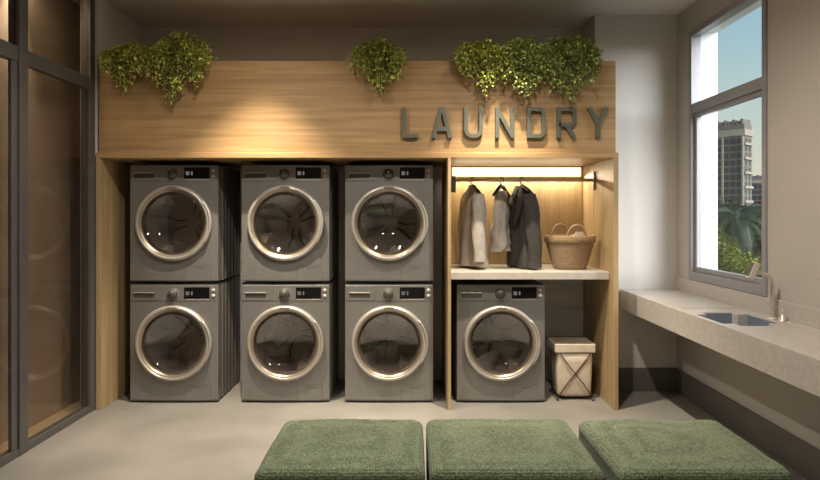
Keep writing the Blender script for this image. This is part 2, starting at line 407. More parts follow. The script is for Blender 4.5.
for args in (('L', 402.5, 418.3, 'raised grey metal letter L, first of the sign on the oak fascia'),
             ('A', 431.5, 452, 'raised grey metal letter A of the sign, between L and U'),
             ('U', 463.8, 482.6, 'raised grey metal letter U of the sign, between A and N'),
             ('N', 495, 513.6, 'raised grey metal letter N in the middle of the sign'),
             ('D', 526.4, 544.8, 'raised grey metal letter D of the sign, between N and R'),
             ('R', 556, 575.4, 'raised grey metal letter R of the sign, between D and Y'),
             ('Y', 586.5, 607.3, 'raised grey metal letter Y ending the sign on the oak fascia')): letter(*args)

# ------------------------------------------------------------------ washing machines
HW = .318; BUL = .012
def fy(x): return -BUL*(1-(x/HW)**2)
def patch(m, x0, x1, z0, z1, out, inn=.0, n=8):
    """a plate that follows the bowed front"""
    rings = []
    for i in range(n+1):
        x = x0+(x1-x0)*i/n; y = fy(x)
        rings.append([(x, y-out, z0), (x, y-out, z1), (x, y+inn, z1), (x, y+inn, z0)])
    m.rings(rings, True, True, True, smooth=False)
ZC = .431; RD = .268
def machine(label):
    t = thing('washing_machine', label, 'washing machine', (0, 0, 0), 0, 'silver front-loading washing machines')
    # front shell
    m = MB(); n = 16; rings = []
    for i in range(n+1):
        x = -HW+2*HW*i/n; rings.append([(x, fy(x), .012), (x, fy(x), .85), (x, .04, .85), (x, .04, .012)])
    m.rings(rings, True, True, True, smooth=False)
    front = m.build('front_panel', M['steel'], t)
    c = MB().lathe([(.2205, -.1), (.2205, .2)], (0, 0, ZC), 'y', 64, True, True).build('c', M['dark'])
    bake(front, .004, 2, (c,))
    # cabinet behind, ribbed sides
    m = MB(); prof = []
    ys = [.041]
    k = 0
    def side(s):
        pts = [(s*(HW-.004), .041)]
        y = .10
        while y < .56:
            pts += [(s*(HW-.004), y), (s*(HW+.003), y+.012), (s*(HW+.003), y+.03), (s*(HW-.004), y+.042)]; y += .085
        pts.append((s*(HW-.004), .62)); return pts
    R_ = side(1); L_ = side(-1)[::-1]
    outl = R_+L_
    rings = [[(x, y, z) for x, y in outl] for z in (.012, .848)]
    m.rings(rings, True, True, True, smooth=False)
    cab = m.build('cabinet', M['sidesteel'], t)
    c = MB().lathe([(.235, -.02), (.235, .46)], (0, 0, ZC), 'y', 64, True, True).build('c', M['dark'])
    bake(cab, 0, 2, (c,))
    # drum
    m = MB().lathe([(.221, .043), (.228, .06), (.230, .40), (.06, .42), (.0005, .42)], (0, 0, ZC), 'y', 64)
    drum = m.build('drum', M['drum'], t)
    for k in range(3):
        a = PI/2+.5+k*2*PI/3; m = MB()
        ca, sa = math.cos(a), math.sin(a)
        pts = []
        for d in (-1, 1):
            m.tube([(ca*.05-sa*.02*d, .405, ZC+sa*.05+ca*.02*d), (ca*.12-sa*.03*d, .402, ZC+sa*.12+ca*.03*d), (ca*.19-sa*.065*d, .40, ZC+sa*.19+ca*.065*d)], .006, 8)
        m.build('drum_spoke', M['dark'], drum)
        a2 = a+PI/3; m = MB()
        e = [(math.cos(a2)*r, math.sin(a2)*r) for r in (.226, .175)]
        tx, tz = -math.sin(a2), math.cos(a2)
        rr = [[(e[0][0]+tx*.045, y, ZC+e[0][1]+tz*.045), (e[1][0]+tx*.014, y, ZC+e[1][1]+tz*.014), (e[1][0]-tx*.014, y, ZC+e[1][1]-tz*.014), (e[0][0]-tx*.045, y, ZC+e[0][1]-tz*.045)] for y in (.08, .38)]
        m.rings(rr, True, True, True, smooth=False); m.build('paddle', M['drum'], drum, bevel=.006)
    # door
    d = MB().lathe([(.272, -.004), (.272, -.022), (.268, -.036), (.261, -.043), (.250, -.045), (.2455, -.041), (.2445, -.030), (.2445, -.008)], (0, 0, ZC), 'y', 96)
    door = d.build('door', M['chrome'], t)
    MB().lathe([(.2443, -.036), (.238, -.034), (.228, -.022), (.222, -.014), (.2195, .03)], (0, 0, ZC), 'y', 96).build('door_bezel', M['bronze'], door)['label'] = 'warm metal inner bezel'
    g = [(max(.0004, .2245*i/10), .040-.066*(i/10)**2) for i in range(11)]
    g = g+[(r*.985+.00002, y+.004) for r, y in g[::-1]]
    MB().lathe(g+g[:1], (0, 0, ZC), 'y', 96).build('door_glass', M['doorglass'], door)
    # handle bulging out at the right of the ring, hinge cover at its left
    m = MB(); rings = []
    for i in range(15):
        a = -.62+1.24*i/14; ww = .003+.007*math.sin(PI*i/14)
        ring = []
        for r, y in ((.270-.005, -.030), (.270-.002, -.050), (.270+ww, -.046), (.270+ww+.003, -.020), (.266, -.018)):
            ring.append((r*math.cos(a+.05), y, ZC+r*math.sin(a+.05)))
        rings.append(ring)
    m.rings(rings, True, True, True); m.build('door_handle', M['chrome'], door)
    m = MB(); rings = []
    for i in range(9):
        a = PI/2-.14+.28*i/8; rings.append([(r*math.cos(a), y, ZC+r*math.sin(a)) for r, y in ((.248, -.0435), (.263, -.0435), (.263, -.0468), (.248, -.0468))])
    m.rings(rings, True, True, True, smooth=False); m.build('door_catch', M['bronze'], door)
    # control strip
    m = MB(); patch(m, -HW+.003, HW-.003, .733, .7345, .0015); m.build('panel_seam', M['recess'], t)
    dr = MB(); patch(dr, -HW+.008, -.095, .7375, .842, .003, -.001); dr = dr.build('drawer', M['steel'], t, bevel=.0015)
    m = MB(); patch(m, -.288, -.138, .757, .790, .0036, -.003); m.build('drawer_recess', M['recess'], dr)
    m = MB(); patch(m, -.288, -.138, .790, .797, .012, -.003); m.build('drawer_handle', M['chrome'], dr, bevel=.002)
    xk = -.005; zk = .785
    m = MB().lathe([(.039, -.001), (.039, -.006), (.034, -.007), (.031, -.022), (.029, -.026), (.0005, -.027)], (xk, fy(xk), zk), 'y', 40)
    kn = m.build('dial', M['recess'], t)
    MB().lathe([(.0395, -.0005), (.044, -.004), (.044, -.0005)], (xk, fy(xk), zk), 'y', 40).build('dial_ring', M['chrome'], kn)
    MB().box((xk-.0015, fy(xk)-.0285, zk+.008), (xk+.0015, fy(xk)-.026, zk+.026)).build('dial_mark', M['label'], kn)
    m = MB(); patch(m, .078, .258, .752, .833, .004, -.001); ds = m.build('display', M['black'], t, bevel=.001)
    m = MB()
    for k in range(4):
        xx = .092+k*.0125
        if k == 2:
            m.box((xx+.002, fy(xx)-.0052, .795), (xx+.004, fy(xx)-.0042, .797)); m.box((xx+.002, fy(xx)-.0052, .787), (xx+.004, fy(xx)-.0042, .789))
        else:
            for bx in (((0, .778), (.0016, .803)), ((.0064, .778), (.008, .803)), ((0, .778), (.008, .7796)), ((0, .8014), (.008, .803)), ((0, .790), (.008, .7914))):
                m.box((xx+bx[0][0], fy(xx)-.0052, bx[0][1]), (xx+bx[1][0], fy(xx)-.0042, bx[1][1]))
    m.build('readout', M['digits'], ds)
    for zz in (.812, .772):
        MB().lathe([(.0125, -.0005), (.0125, -.005), (.010, -.007), (.0005, -.007)], (.285, fy(.285), zz), 'y', 20).build('button', M['label'], t)
    for k in range(8):
        xx = .088+k*.0215; m = MB(); patch(m, xx, xx+.014, .7415, .7475, .003, -.001, 2); m.build('touch_key', M['label'], t)
    # service flap
    m = MB(); x0, x1, z0, z1 = .088, .268, .018, .128; q = .002
    fl = MB(); patch(fl, x0+q, x1-q, z0+q, z1-q, .0012, -.0008); fl = fl.build('service_flap', M['steel'], t)
    for a in ((x0, x1, z1-q, z1), (x0, x1, z0, z0+q), (x0, x0+q, z0+q, z1-q), (x1-q, x1, z0+q, z1-q)):
        patch(m, *a, .0006, -.0003)
    m.build('flap_seam', M['recess'], t)
    m = MB(); patch(m, .15, .23, .108, .112, .0018, -.001); m.build('flap_grip', M['recess'], fl)
    m = MB(); patch(m, -HW+.004, HW-.004, .0125, .022, .0012); m.build('toe_strip', M['recess'], t)
    for sx in (-1, 1):
        for y in (.06, .56):
            MB().lathe([(.022, 0), (.022, .008), (.014, .0125)], (sx*.26, y, 0), 'z', 20, True, True).build('foot', M['dark'], t)
    return t
YM = 4.607
CXS = [-1.704, -.900, -.151, .656]
proto = machine('silver washing machine on the floor under the shelf, beside the hamper')
proto.location = (CXS[3], YM, 0)
say = [('bottom silver washing machine of the leftmost stack, beside the oak end panel', 'top silver washing machine of the leftmost stack, below two trailing plants'),
       ('bottom silver washing machine of the middle stack', 'top silver washing machine of the middle stack'),
       ('bottom silver washing machine of the stack beside the oak divider', 'top silver washing machine of the stack beside the oak divider, spoked drum showing')]
for i in range(3):
    dup(proto, (CXS[i], YM, 0), say[i][0]); ms = dup(proto, (CXS[i], YM, .864), say[i][1])
    for ch in ms.children:
        if ch.name.startswith('drum'):
            a = (.9, 1.5, .35)[i]; ch.rotation_euler = (0, a, 0); ch.location = (-ZC*math.sin(a), 0, ZC-ZC*math.cos(a))
for i in range(3):
    k = thing('stacking_kit', ['black stacking frame between the two machines of the leftmost stack', 'black stacking frame between the two machines of the middle stack',
                               'black stacking frame between the two machines beside the oak divider'][i], 'stacking frame', (CXS[i], YM, .85), 0, 'stacking frames')
    MB().box((-HW+.002, .005, .0005), (HW-.002, .618, .0135)).build('tray', M['dark'], k)

# ------------------------------------------------------------------ garments and hangers
def hanger(name_label, x, rz, w=.20, top=RZ, drop=.045):
    t = thing('clothes_hanger', name_label, 'hanger', (x, RY, top), rz, 'hangers on the clothes rail')
    pts = [(0.02*math.cos(a), 0, .006+.02*math.sin(a)) for a in [-.5+i*(PI+.5)/10 for i in range(11)]]
    pts = [(0.0185*math.cos(a), 0, .0185*math.sin(a)) for a in [-.6+i*(PI+.6)/10 for i in range(11)]]
    pts += [(-.014, 0, -.022), (0, 0, -.034), (0, 0, -drop)]
    MB().tube(pts, .0048, 8).build('hook', M['dark'], t)
    m = MB(); m.tube([(0, -w, -drop-.075), (0, -w*.55, -drop-.035), (0, -.02, -drop-.004), (0, .02, -drop-.004), (0, w*.55, -drop-.035), (0, w, -drop-.075)], [.009, .013, .017, .017, .013, .009], 10)
    m.build('shoulder_bar', M['dark'], t)
    return t
def garment(name, label, cat, x, rz, mat, L, W, T, flare, sleeve=True, seed=1, crumple=.006, drop=.05, slT=.05, gathered=False, slL=.92):
    """body hung on shoulders along local y, open skirt with folds; sleeves hang at both ends"""
    rnd = random.Random(seed); N = 40
    t = thing(name, label, cat, (x, RY, RZ-drop), rz, 'clothes hanging on the rail')
    prof = [(.004, .022, .018), (-.008, .034, .024), (-.022, W*.42, T*.48), (-.048, W*.76, T*.72), (-.080, W*.96, T*.88), (-.12, W*1.0, T*.95)]
    if gathered: prof = [(.012, W*.60, T*.55), (-.01, W*.72, T*.65), (-.05, W*.85, T*.8), (-.12, W*.95, T*.95)]
    zz = [-.12-(L-.12)*(i+1)/12 for i in range(12)]
    for i, z in enumerate(zz):
        u = (i+1)/12; prof.append((z, W*(.99+flare*u), T*(.97+.18*u)))
    R = []
    for z, w_, t_ in prof:
        u = min(1, max(0, -z/L)); ring = []
        for j in range(N):
            a = 2*PI*j/N
            fold = 1+(.06+.20*u)*math.sin(a*5+seed+2*u)+(.03+.11*u)*math.sin(a*11+2*seed+3*u)
            px = t_*math.copysign(abs(math.cos(a))**.8, math.cos(a))*fold
            py = w_*math.copysign(abs(math.sin(a))**.9, math.sin(a))
            nz = noise.noise(Vector((px*9+seed, py*9, z*9)))*crumple*(1+u)
            ring.append((px+nz, py+nz*.6, z+(noise.noise(Vector((py*8, seed, px*8)))*.018*u)))
        R.append(ring)
    MB().rings(R, True).build('body', mat, t)
    # inner lining so that the open hem has thickness
    if sleeve:
        for s in (-1, 1):
            pts = []; rs = []
            for i in range(12):
                u = i/11
                pts.append((.012*math.sin(3*u+seed)+.010*s, s*(W*.93+.012+.035*math.sin(min(1, u*1.5)*PI/2)), -.06-(L*slL-.06)*u)); rs.append(slT*(.72+.28*math.sin(min(1, u*3)*PI/2))*(1-.25*u))
            m = MB(); ringsl = []
            for (px, py, pz), r in zip(pts, rs):
                ringsl.append([(px+r*1.05*math.cos(2*PI*j/20)*(1+.10*math.sin(3*2*PI*j/20+pz*22)), py+r*.8*math.sin(2*PI*j/20), pz+noise.noise(Vector((pz*9, j*.5, seed)))*.004) for j in range(20)])
            m.rings(ringsl, True, True, False); sl = m.build('sleeve', mat, t)
            if not gathered:
                px, py, pz = pts[-1]; r = rs[-1]*1.06
                MB().rings([[(px+r*1.05*math.cos(2*PI*j/20), py+r*.85*math.sin(2*PI*j/20), pz+dz) for j in range(20)] for dz in (.055, .0, -.004)], True).build('cuff', mat, sl)
    return t
X1, X2, X3 = at(472.5, 0, RY).x, at(501.5, 0, RY).x, at(522, 0, RY).x
hanger('black hanger holding the long-sleeved grey shirt', X1, .22)
hanger('black hanger holding the short pale blouse', X2, -.68, .12)
hanger('black hanger holding the charcoal jacket', X3, .27)
g = garment('shirt', 'long-sleeved grey shirt hanging at the end of the rail beside the divider', 'shirt', X1, .22, M['shirt'], .60, .175, .070, .04, True, 3, .008, slT=.055)
MB().rings([[(.036*math.cos(a)*k, .056*math.sin(a)*k, z) for a in [2*PI*j/24 for j in range(24)]] for k, z in ((.75, -.012), (.62, .012), (.78, .010), (.98, -.03))], True).build('collar', M['shirt'], g)
m = MB()
for i in range(6): m.lathe([(.0055, -.002), (.0055, .002), (.0004, .0025)], (.071+.004*i, -.01, -.10-.075*i), 'x', 10)
b = garment('blouse', 'short sleeveless pale crinkled blouse hanging between the shirt and the jacket', 'blouse', X2, -.68, M['blouse'], .44, .105, .048, -.02, False, 8, .018, gathered=True, drop=.095)
MB().rings([[(.047*(1+.25*math.sin(7*a))*math.cos(a)*k, .104*(1+.04*math.sin(9*a))*math.sin(a)*k, z) for a in [2*PI*j/48 for j in range(48)]] for k, z in ((1.02, -.41), (1.2, -.447))], True).build('ruffle', M['blouse'], b)
j = garment('jacket', 'charcoal tailored jacket hanging on the rail nearest the basket', 'jacket', X3, .27, M['jacket'], .615, .175, .066, .05, True, 5, .004, slT=.062, slL=.98)
for s in (-1, 1):
    m = MB()
    rr = [[(-.03-.050*u, s*(.028+.05*math.sin(PI*u))-.03, .012-.30*u), (-.045-.05*u, s*(.06+.055*math.sin(PI*u))-.03, .004-.29*u), (-.05-.045*u, s*.012-.03, .0-.30*u)] for u in (0, .25, .5, .75, 1)]
    m.rings(rr, True, True, True, smooth=False); m.build('lapel', M['lapel'], j)

# ------------------------------------------------------------------ wicker basket
bk = thing('wicker_basket', 'round wicker basket with two cane handles standing on the stone shelf', 'basket', (1.194, 4.765, .9512))
RXB, RYB = .180, .150
m = MB(); prof = [(.118, 0), (.128, .03), (.150, .10), (.170, .17), (.178, .215), (.182, .245), (.178, .247), (.172, .215), (.160, .15), (.138, .06), (.118, .014), (.0005, .012)]
nseg = 64; R = []
for r, z in prof: R.append([(r*math.cos(2*PI*k/nseg), r*math.sin(2*PI*k/nseg)*.83, z) for k in range(nseg)])
m.rings(R, True, True, False)
o = m.build('weave', M['wicker'], bk)
uv = o.data.uv_layers.new(name='UVMap')
for p in o.data.polygons:
    for li in p.loop_indices:
        co = o.data.vertices[o.data.loops[li].vertex_index].co
        a = math.atan2(co.y/.83, co.x)/(2*PI)
        c = math.atan2(p.center.y/.83, p.center.x)/(2*PI)
        if a-c > .5: a -= 1
        if a-c < -.5: a += 1
        uv.data[li].uv = (a, co.z*3.2)
MB().lathe([(.1775, .195), (.1875, .200), (.1895, .245), (.184, .252), (.176, .249), (.1755, .196)], n=64, sy=.83).build('rim_band', M['wickerband'], bk)
for yy, dx, lean in ((.105, -.042, .02), (-.105, .022, -.02)):
    pts = [(dx+.068*math.cos(a), yy+lean*math.sin(a), .235+.095*math.sin(a)) for a in [PI*i/16 for i in range(17)]]
    MB().tube(pts, .0085, 10).build('handle', M['handle'], bk)
tw = thing('folded_towel', 'cream towel poking out of the wicker basket', 'towel', (1.25, 4.765, 1.17))
m = MB(); R = []
for i in range(9):
    u = i/8; z = .0+.055*u; r = .082*(1-u*.75); 
    R.append([(r*math.cos(2*PI*k/32)*(1+.2*math.sin(3*2*PI*k/32+2*u))+.012*u, r*.62*math.sin(2*PI*k/32)*(1+.15*math.sin(5*2*PI*k/32)), z+.006*math.sin(4*2*PI*k/32)) for k in range(32)])
m.rings(R, True, True, True); m.build('towel_body', M['towel'], tw)

# ------------------------------------------------------------------ hamper
hp = thing('laundry_hamper', 'cream fabric laundry hamper with crossed brown wire legs beside the floor machine', 'hamper', (1.206, 4.765, 0))
m = MB(); R = []
for z, sx_, sy_ in ((.030, .118, .095), (.05, .126, .10), (.16, .131, .104), (.28, .134, .107), (.345, .132, .106), (.347, .128, .10)):
    ring = []
    for k in range(48):
        a = 2*PI*k/48; c, s = math.cos(a), math.sin(a)
        q = .28; ring.append((sx_*math.copysign(abs(c)**q, c), sy_*math.copysign(abs(s)**q, s), z+(.002*math.sin(5*a))))
    R.append(ring)
m.rings(R, True, True, True); m.build('fabric_bag', M['linen'], hp)
ld = MB().box((-.148, -.116, .348), (.148, .165, .412)).build('lid', M['linen'], hp, bevel=.008, seg=3)
MB().box((-.139, -.100, .4122), (.139, .158, .418)).build('lid_top', M['hampertop'], ld, bevel=.003)['label'] = 'taupe lid top'
for yy in (-.115, .125):
    for s in (-1, 1):
        m = MB().tube([(s*.130, yy, .014), (s*.065, yy-.004*s, .115), (0, yy-.005*s, .195), (-s*.06, yy-.004*s, .27), (-s*.108, yy, .344)], .0042, 8)
        m.build('wire_leg', M['wire'], hp)
MB().tube([(-.130, -.115, .018), (-.130, .125, .018)], .0042, 8).build('wire_stay', M['wire'], hp)
MB().tube([(.130, -.115, .018), (.130, .125, .018)], .0042, 8).build('wire_stay', M['wire'], hp)
for sx in (-1, 1):
    for yy in (-.115, .125):
        MB().lathe([(.0004, -.010), (.010, -.007), (.0125, 0), (.010, .007), (.0004, .010)], (sx*.130, yy, .0125), 'y', 16).build('foot', M['recess'], hp)

# ------------------------------------------------------------------ ottomans
def ottoman(label, x0, x1, y0=2.325, y1=2.935, top=.437, seed=0):
    cx, cy = (x0+x1)/2, (y0+y1)/2; hx, hy = (x1-x0)/2, (y1-y0)/2
    t = thing('ottoman', label, 'ottoman', (cx, cy, 0), 0, 'green ottomans in a row')
    # cushion: rounded block, slightly domed
    m = MB(); R = []
    prof = [(.06, .965), (.075, .985), (.12, .995), (.22, 1.0), (.32, 1.0), (.375, .995)]
    rr = .040
    for i in range(9):
        a = PI/2*i/8; prof.append((top-.014-rr+rr*math.sin(a), None, rr*(1-math.cos(a))))
    prof2 = []
    for p in prof:
        if p[1] is not None: prof2.append((p[0], hx*p[1], hy*p[1], .035))
        else: prof2.append((p[0], hx-p[2], hy-p[2], .034))
    for u in (.9, .75, .55, .35, .15, .001):
        prof2.append((top-.014*(u**2), (hx-rr)*u, (hy-rr)*u, .04*u))
    N = 96
    for z, a_, b_, rc in prof2:
        ring = []; rc = min(rc, a_*.9, b_*.9)
        per = 4*(a_-rc)+4*(b_-rc)+2*PI*rc
        # walk round a rounded rectangle with even angular samples per side
        pts = []
        for q, (sx, sy) in enumerate(((1, 1), (-1, 1), (-1, -1), (1, -1))):
            for k in range(6):
                a = q*PI/2+PI/2*k/5
                pts.append((sx*(a_-rc)+rc*math.cos(a), sy*(b_-rc)+rc*math.sin(a)))
            nx_, ny_ = (((-1, 1), (-1, -1), (1, -1), (1, 1))[q])
            p0 = pts[-1]; a = (q+1)*PI/2
            p1 = (nx_*(a_-rc)+rc*math.cos(a), ny_*(b_-rc)+rc*math.sin(a))
            for k in range(1, 18): pts.append((p0[0]+(p1[0]-p0[0])*k/18, p0[1]+(p1[1]-p0[1])*k/18))
        for px, py in pts:
            wv = noise.noise(Vector((px*4+seed*7, py*4, z*3)))*.008+noise.noise(Vector((px*16+seed, py*16, z*16)))*.003
            d = Vector((px/hx, py/hy)); f = 1+wv*.9
            ring.append((px*f, py*f, z+wv*.8*(1 if z > .3 else .2)))
        R.append(ring)
    m.rings(R, True, True, True); m.build('cushion', M['green'], t)
    MB().box((-hx+.03, -hy+.03, .0), (hx-.03, hy-.03, .07)).build('plinth', M['dark'], t, bevel=.004)
    return t
ottoman('square green woven ottoman, leftmost of the row of three', -.577, .058, seed=1)
ottoman('square green woven ottoman in the middle of the row of three', .073, .720, seed=2)
ottoman('square green woven ottoman nearest the stone counter, last of the row', .767, 1.406, seed=3)

# ------------------------------------------------------------------ counter, sink, tap
CT = .785; CF = 1.612
ct = thing('countertop', 'thick beige stone countertop running under the window with a low upstand', 'counter', ((CF+XW)/2, 2.5, CT))
ox, oy = ct.location.x, 2.5
slab = MB().box((CF-ox, .2-oy, -.150), (XW-.016-ox, YP-.016-oy, 0)).build('slab', M['stone'], ct)
SX0, SX1, SY0, SY1 = 1.652, 1.972, 3.315, 3.775
c1 = MB().box((1.640, 2.9, CT-.007), (XW-.03, 3.925, CT+.1)).build('c', M['dark'])
c2 = MB().box((SX0, SY0, CT-.3), (SX1, SY1, CT+.1)).build('c', M['dark'], bevel=0)
# rounded corners on the cut
bmx = bmesh.new(); bmx.from_mesh(c2.data)
ed = [e for e in bmx.edges if abs(e.verts[0].co.z-e.verts[1].co.z) > .1]
bmesh.ops.bevel(bmx, geom=ed, offset=.07, segments=8, affect='EDGES'); bmx.to_mesh(c2.data); bmx.free()
for c in (c1, c2): c.location = (0, 0, 0)
bake(slab, .003, 2, (c1, c2))
MB().box((XW-.0155-ox, .2-oy, -.15), (XW-.0001-ox, YP-.016-oy, .098)).build('upstand', M['stone'], ct, bevel=.002)
sk = thing('sink', 'small steel sink sunk into the stone counter below the window', 'sink', ((SX0+SX1)/2, (SY0+SY1)/2, CT-.012))
def rrect(a, b, r, z, n=8):
    pts = []
    for q, (sx, sy) in enumerate(((1, 1), (-1, 1), (-1, -1), (1, -1))):
        for k in range(n+1):
            t_ = q*PI/2+PI/2*k/n; pts.append((sx*(a-r)+r*math.cos(t_), sy*(b-r)+r*math.sin(t_), z))
    return pts
hx, hy = (SX1-SX0)/2, (SY1-SY0)/2
m = MB().rings([rrect(hx-.001, hy-.001, .069, 0), rrect(hx-.004, hy-.004, .067, .0005), rrect(hx-.006, hy-.006, .066, -.004), rrect(hx-.012, hy-.012, .066, -.10), rrect(hx-.03, hy-.03, .06, -.125), rrect(.03, .03, .02, -.130)], True, False, True)
m.build('basin', M['sink'], sk)
MB().lathe([(.0005, .003), (.022, .003), (.028, .001), (.028, -.001)], (0, 0, -.129), 'z', 24).build('drain', M['chrome'], sk)
tp = thing('tap', 'slender pale metal tap with angled slab spout behind the sink', 'tap', (2.004, 3.525, CT-.0068))
MB().lathe([(.026, 0), (.026, .006), (.016, .010), (.0145, .012)], n=28, cap0=True, cap1=True).build('base_plate', M['tap'], tp)
pts = [(0, 0, .008), (0, 0, .10), (0, 0, .19)]
for i in range(1, 9):
    a = (PI/2-.25)*i/8; pts.append((-.06*(1-math.cos(a)), -.01*(1-math.cos(a)), .19+.06*math.sin(a)))
pts += [(-.105, -.02, .268)]
MB().tube(pts, [.0108]*3+[.0100]*9, 14).build('spout_pipe', M['tap'], tp)
hd = MB().box((-.017, -.022, -.048), (.017, .022, .048)).build('spray_head', M['tap'], tp, bevel=.005, loc=(-.122, -.024, .272))
hd.rotation_euler = (0, .42, 0)
MB().box((-.0195, -.017, -.040), (-.0172, .017, .040)).build('spray_face', M['recess'], hd)
lv = thing('tap_lever', 'short pale metal lever beside the tap', 'tap lever', (2.008, 3.435, CT-.0068))
MB().lathe([(.018, 0), (.018, .005), (.011, .010), (.010, .04), (.0005, .042)], n=24, cap0=True).build('stem', M['tap'], lv)
MB().tube([(0, 0, .036), (0, -.004, .048), (-.006, -.012, .066)], [.0065, .006, .005], 10).build('grip', M['tap'], lv)

# ------------------------------------------------------------------ trailing plants
def plant(label, px0, px1, pyt, tails, seed, dense=1., mat='leaf'):
    """tails: list of (px, lowest py) giving the hanging ends"""
    rnd = random.Random(seed); Dp = 4.45; s = F/Dp
    xa, xb = (px0-CX)/s, (px1-CX)/s; cx = (xa+xb)/2; hw = (xb-xa)/2
    ztop = CZ+(HY-pyt)/s; zl = 2.429
    y0 = YF+.13
    t = thing('trailing_plant', label, 'plant', (cx, y0, zl), 0, 'trailing plants along the oak fascia')
    m = MB(); pw = min(hw*.6, .13)
    MB().lathe([(pw*.7, 0), (pw*.9, .09), (pw*.86, .09), (pw*.8, .075), (.0005, .07)], sy=.075/max(pw, .075), n=28, cap0=True).build('pot', M['soil'], t)
    st = MB(); lf = MB()
    prof = [((p-CX)/s-cx, CZ+(HY-q)/s-zl) for p, q in tails]
    def low(x):
        # lowest reach at x, softly interpolated between the tails
        best = 0
        for i in range(len(prof)-1):
            if prof[i][0] <= x <= prof[i+1][0]:
                u = (x-prof[i][0])/(prof[i+1][0]-prof[i][0]+1e-6)
                return prof[i][1]*(1-u)+prof[i+1][1]*u
        return prof[0][1] if x < prof[0][0] else prof[-1][1]
    nst = int(175*hw/.15*dense)
    for k in range(nst):
        ax = rnd.uniform(-1, 1)*hw*.97
        lo = low(ax)
        zend = lo+(.02-lo)*(rnd.random()**1.7) if rnd.random() < .9 else lo
        top = (ztop-zl)*(.35+.65*math.sqrt(max(0, 1-(ax/hw)**2*.85)))*rnd.uniform(.35, .97)
        yo = -.155-rnd.random()*.075
        sx = ax*.35
        P0 = Vector((sx, rnd.uniform(-.05, .05), .075)); P1 = Vector((sx*.6+ax*.4, rnd.uniform(-.08, .04), max(.09, top)*1.1))
        P2 = Vector((ax, yo, max(.05, top*.95))); P3 = Vector((ax+rnd.uniform(-.015, .015), yo-.012, zend))
        if rnd.random() < .30:   # upright sprigs that give the crown its body
            P2 = Vector((ax*.95, rnd.uniform(-.15, .07), top*1.05)); P3 = Vector((ax*1.0, P2.y-.02, top*.85))
        pts = []
        n = 14
        for i in range(n+1):
            u = i/n; b = (1-u)**3*P0+3*(1-u)**2*u*P1+3*(1-u)*u*u*P2+u**3*P3; pts.append(b)
        # keep clear of the lid, the fascia and the crown line
        for p in pts:
            if p.z < .02: p.y = min(p.y, -.13+.0-.012)
            elif p.y > -.125: p.z = max(p.z, .02)
        st.tube(pts, .0013, 4, False)
        Ltot = sum((pts[i+1]-pts[i]).length for i in range(n)); nl = max(6, int(Ltot/.0135))
        for q in range(nl):
            u = (q+rnd.random())/nl; u = .12+.88*u; i = min(n-1, int(u*n)); p = pts[i].lerp(pts[i+1], u*n-i)
            ln = rnd.uniform(.018, .036); wd = ln*rnd.uniform(.5, .75)
            d = Vector((rnd.uniform(-1, 1), rnd.uniform(-1.1, .5), rnd.uniform(-1.1, .35))).normalized()
            sd = d.cross(Vector((rnd.uniform(-.4, .4), rnd.uniform(-.4, .4), 1))).normalized(); up = sd.cross(d).normalized()
            base = p+d*.003; tip = base+d*ln-up*ln*.12; mid = base+d*ln*.45
            if p.z < .03 and tip.y > -.112: tip.y = -.113
            a = mid+sd*wd*.5+up*ln*.10; c = mid-sd*wd*.5+up*ln*.10
            if p.z < .03:
                a.y = min(a.y, -.113); c.y = min(c.y, -.113)
            lf.add([base, a, tip, c], [(0, 1, 2), (0, 2, 3)])
    st.build('stems', M['stem'], t)
    lf.build('foliage', M[mat], t)
plant('bushy trailing plant on the fascia nearest the glass partition', 106, 152, 39, [(106, 66), (112, 76), (124, 86), (134, 103), (139, 82), (152, 70)], 11)
plant('long trailing plant on the fascia above the leftmost machine stack', 150, 213, 29, [(150, 70), (160, 88), (168, 92), (176, 111), (182, 96), (192, 84), (203, 92), (213, 66)], 12)
plant('lone trailing plant on the fascia above the stack beside the divider', 350.5, 406, 35, [(350, 66), (353, 78), (366, 76), (374, 90), (382, 100), (390, 84), (400, 86), (406, 64)], 13)
plant('trailing plant hanging above the letters A and U', 453, 508, 35, [(453, 66), (462, 78), (474, 84), (485, 100), (492, 84), (502, 92), (508, 76)], 14)
plant('darker trailing plant hanging above the letters N and D', 504, 545, 31, [(504, 78), (512, 88), (519, 96), (525, 111), (531, 94), (538, 84), (545, 76)], 15, mat='leafd')
plant('tall trailing plant on the fascia above the letters R and Y', 541, 598, 28, [(541, 84), (550, 92), (560, 96), (568, 108), (574, 92), (584, 90), (593, 84), (598, 66)], 16, mat='leafd')

# ------------------------------------------------------------------ ceiling lamps
def downlight(x, y, label, power, size=70, blend=.9, tgt=None, col=(1, .83, .60)):
    t = thing('ceiling_downlight', label, 'lamp', (x, y, H), 0, 'recessed ceiling downlights')
    MB().lathe([(.064, -.0005), (.064, -.006), (.052, -.008), (.047, -.0015)], n=32).build('trim_ring', M['label'], t)
    MB().lathe([(.0005, -.002), (.046, -.002)], n=32).build('lens', M['lamp'], t)
    l = bpy.data.lights.new('downlight_beam', 'SPOT'); l.energy = power; l.spot_size = math.radians(size); l.spot_blend = blend; l.color = col; l.shadow_soft_size = .03
    o = bpy.data.objects.new('downlight_beam', l); COL.objects.link(o); o.location = (0, 0, -.02); o.parent = t
    if tgt:
        o.rotation_euler = (Vector(tgt)-Vector((x, y, H-.02))).to_track_quat('-Z', 'Y').to_euler()
    return t
WARM = (1, .86, .66); SOFT = (1, .91, .81)
downlight(-1.02, 3.93, 'recessed downlight in the ceiling before the middle stack', 440, 70, 1., (-1.02, 4.1, 0), WARM)
downlight(.62, 3.93, 'recessed downlight in the ceiling before the sign letters', 410, 70, 1., (.62, 4.08, 0), WARM)
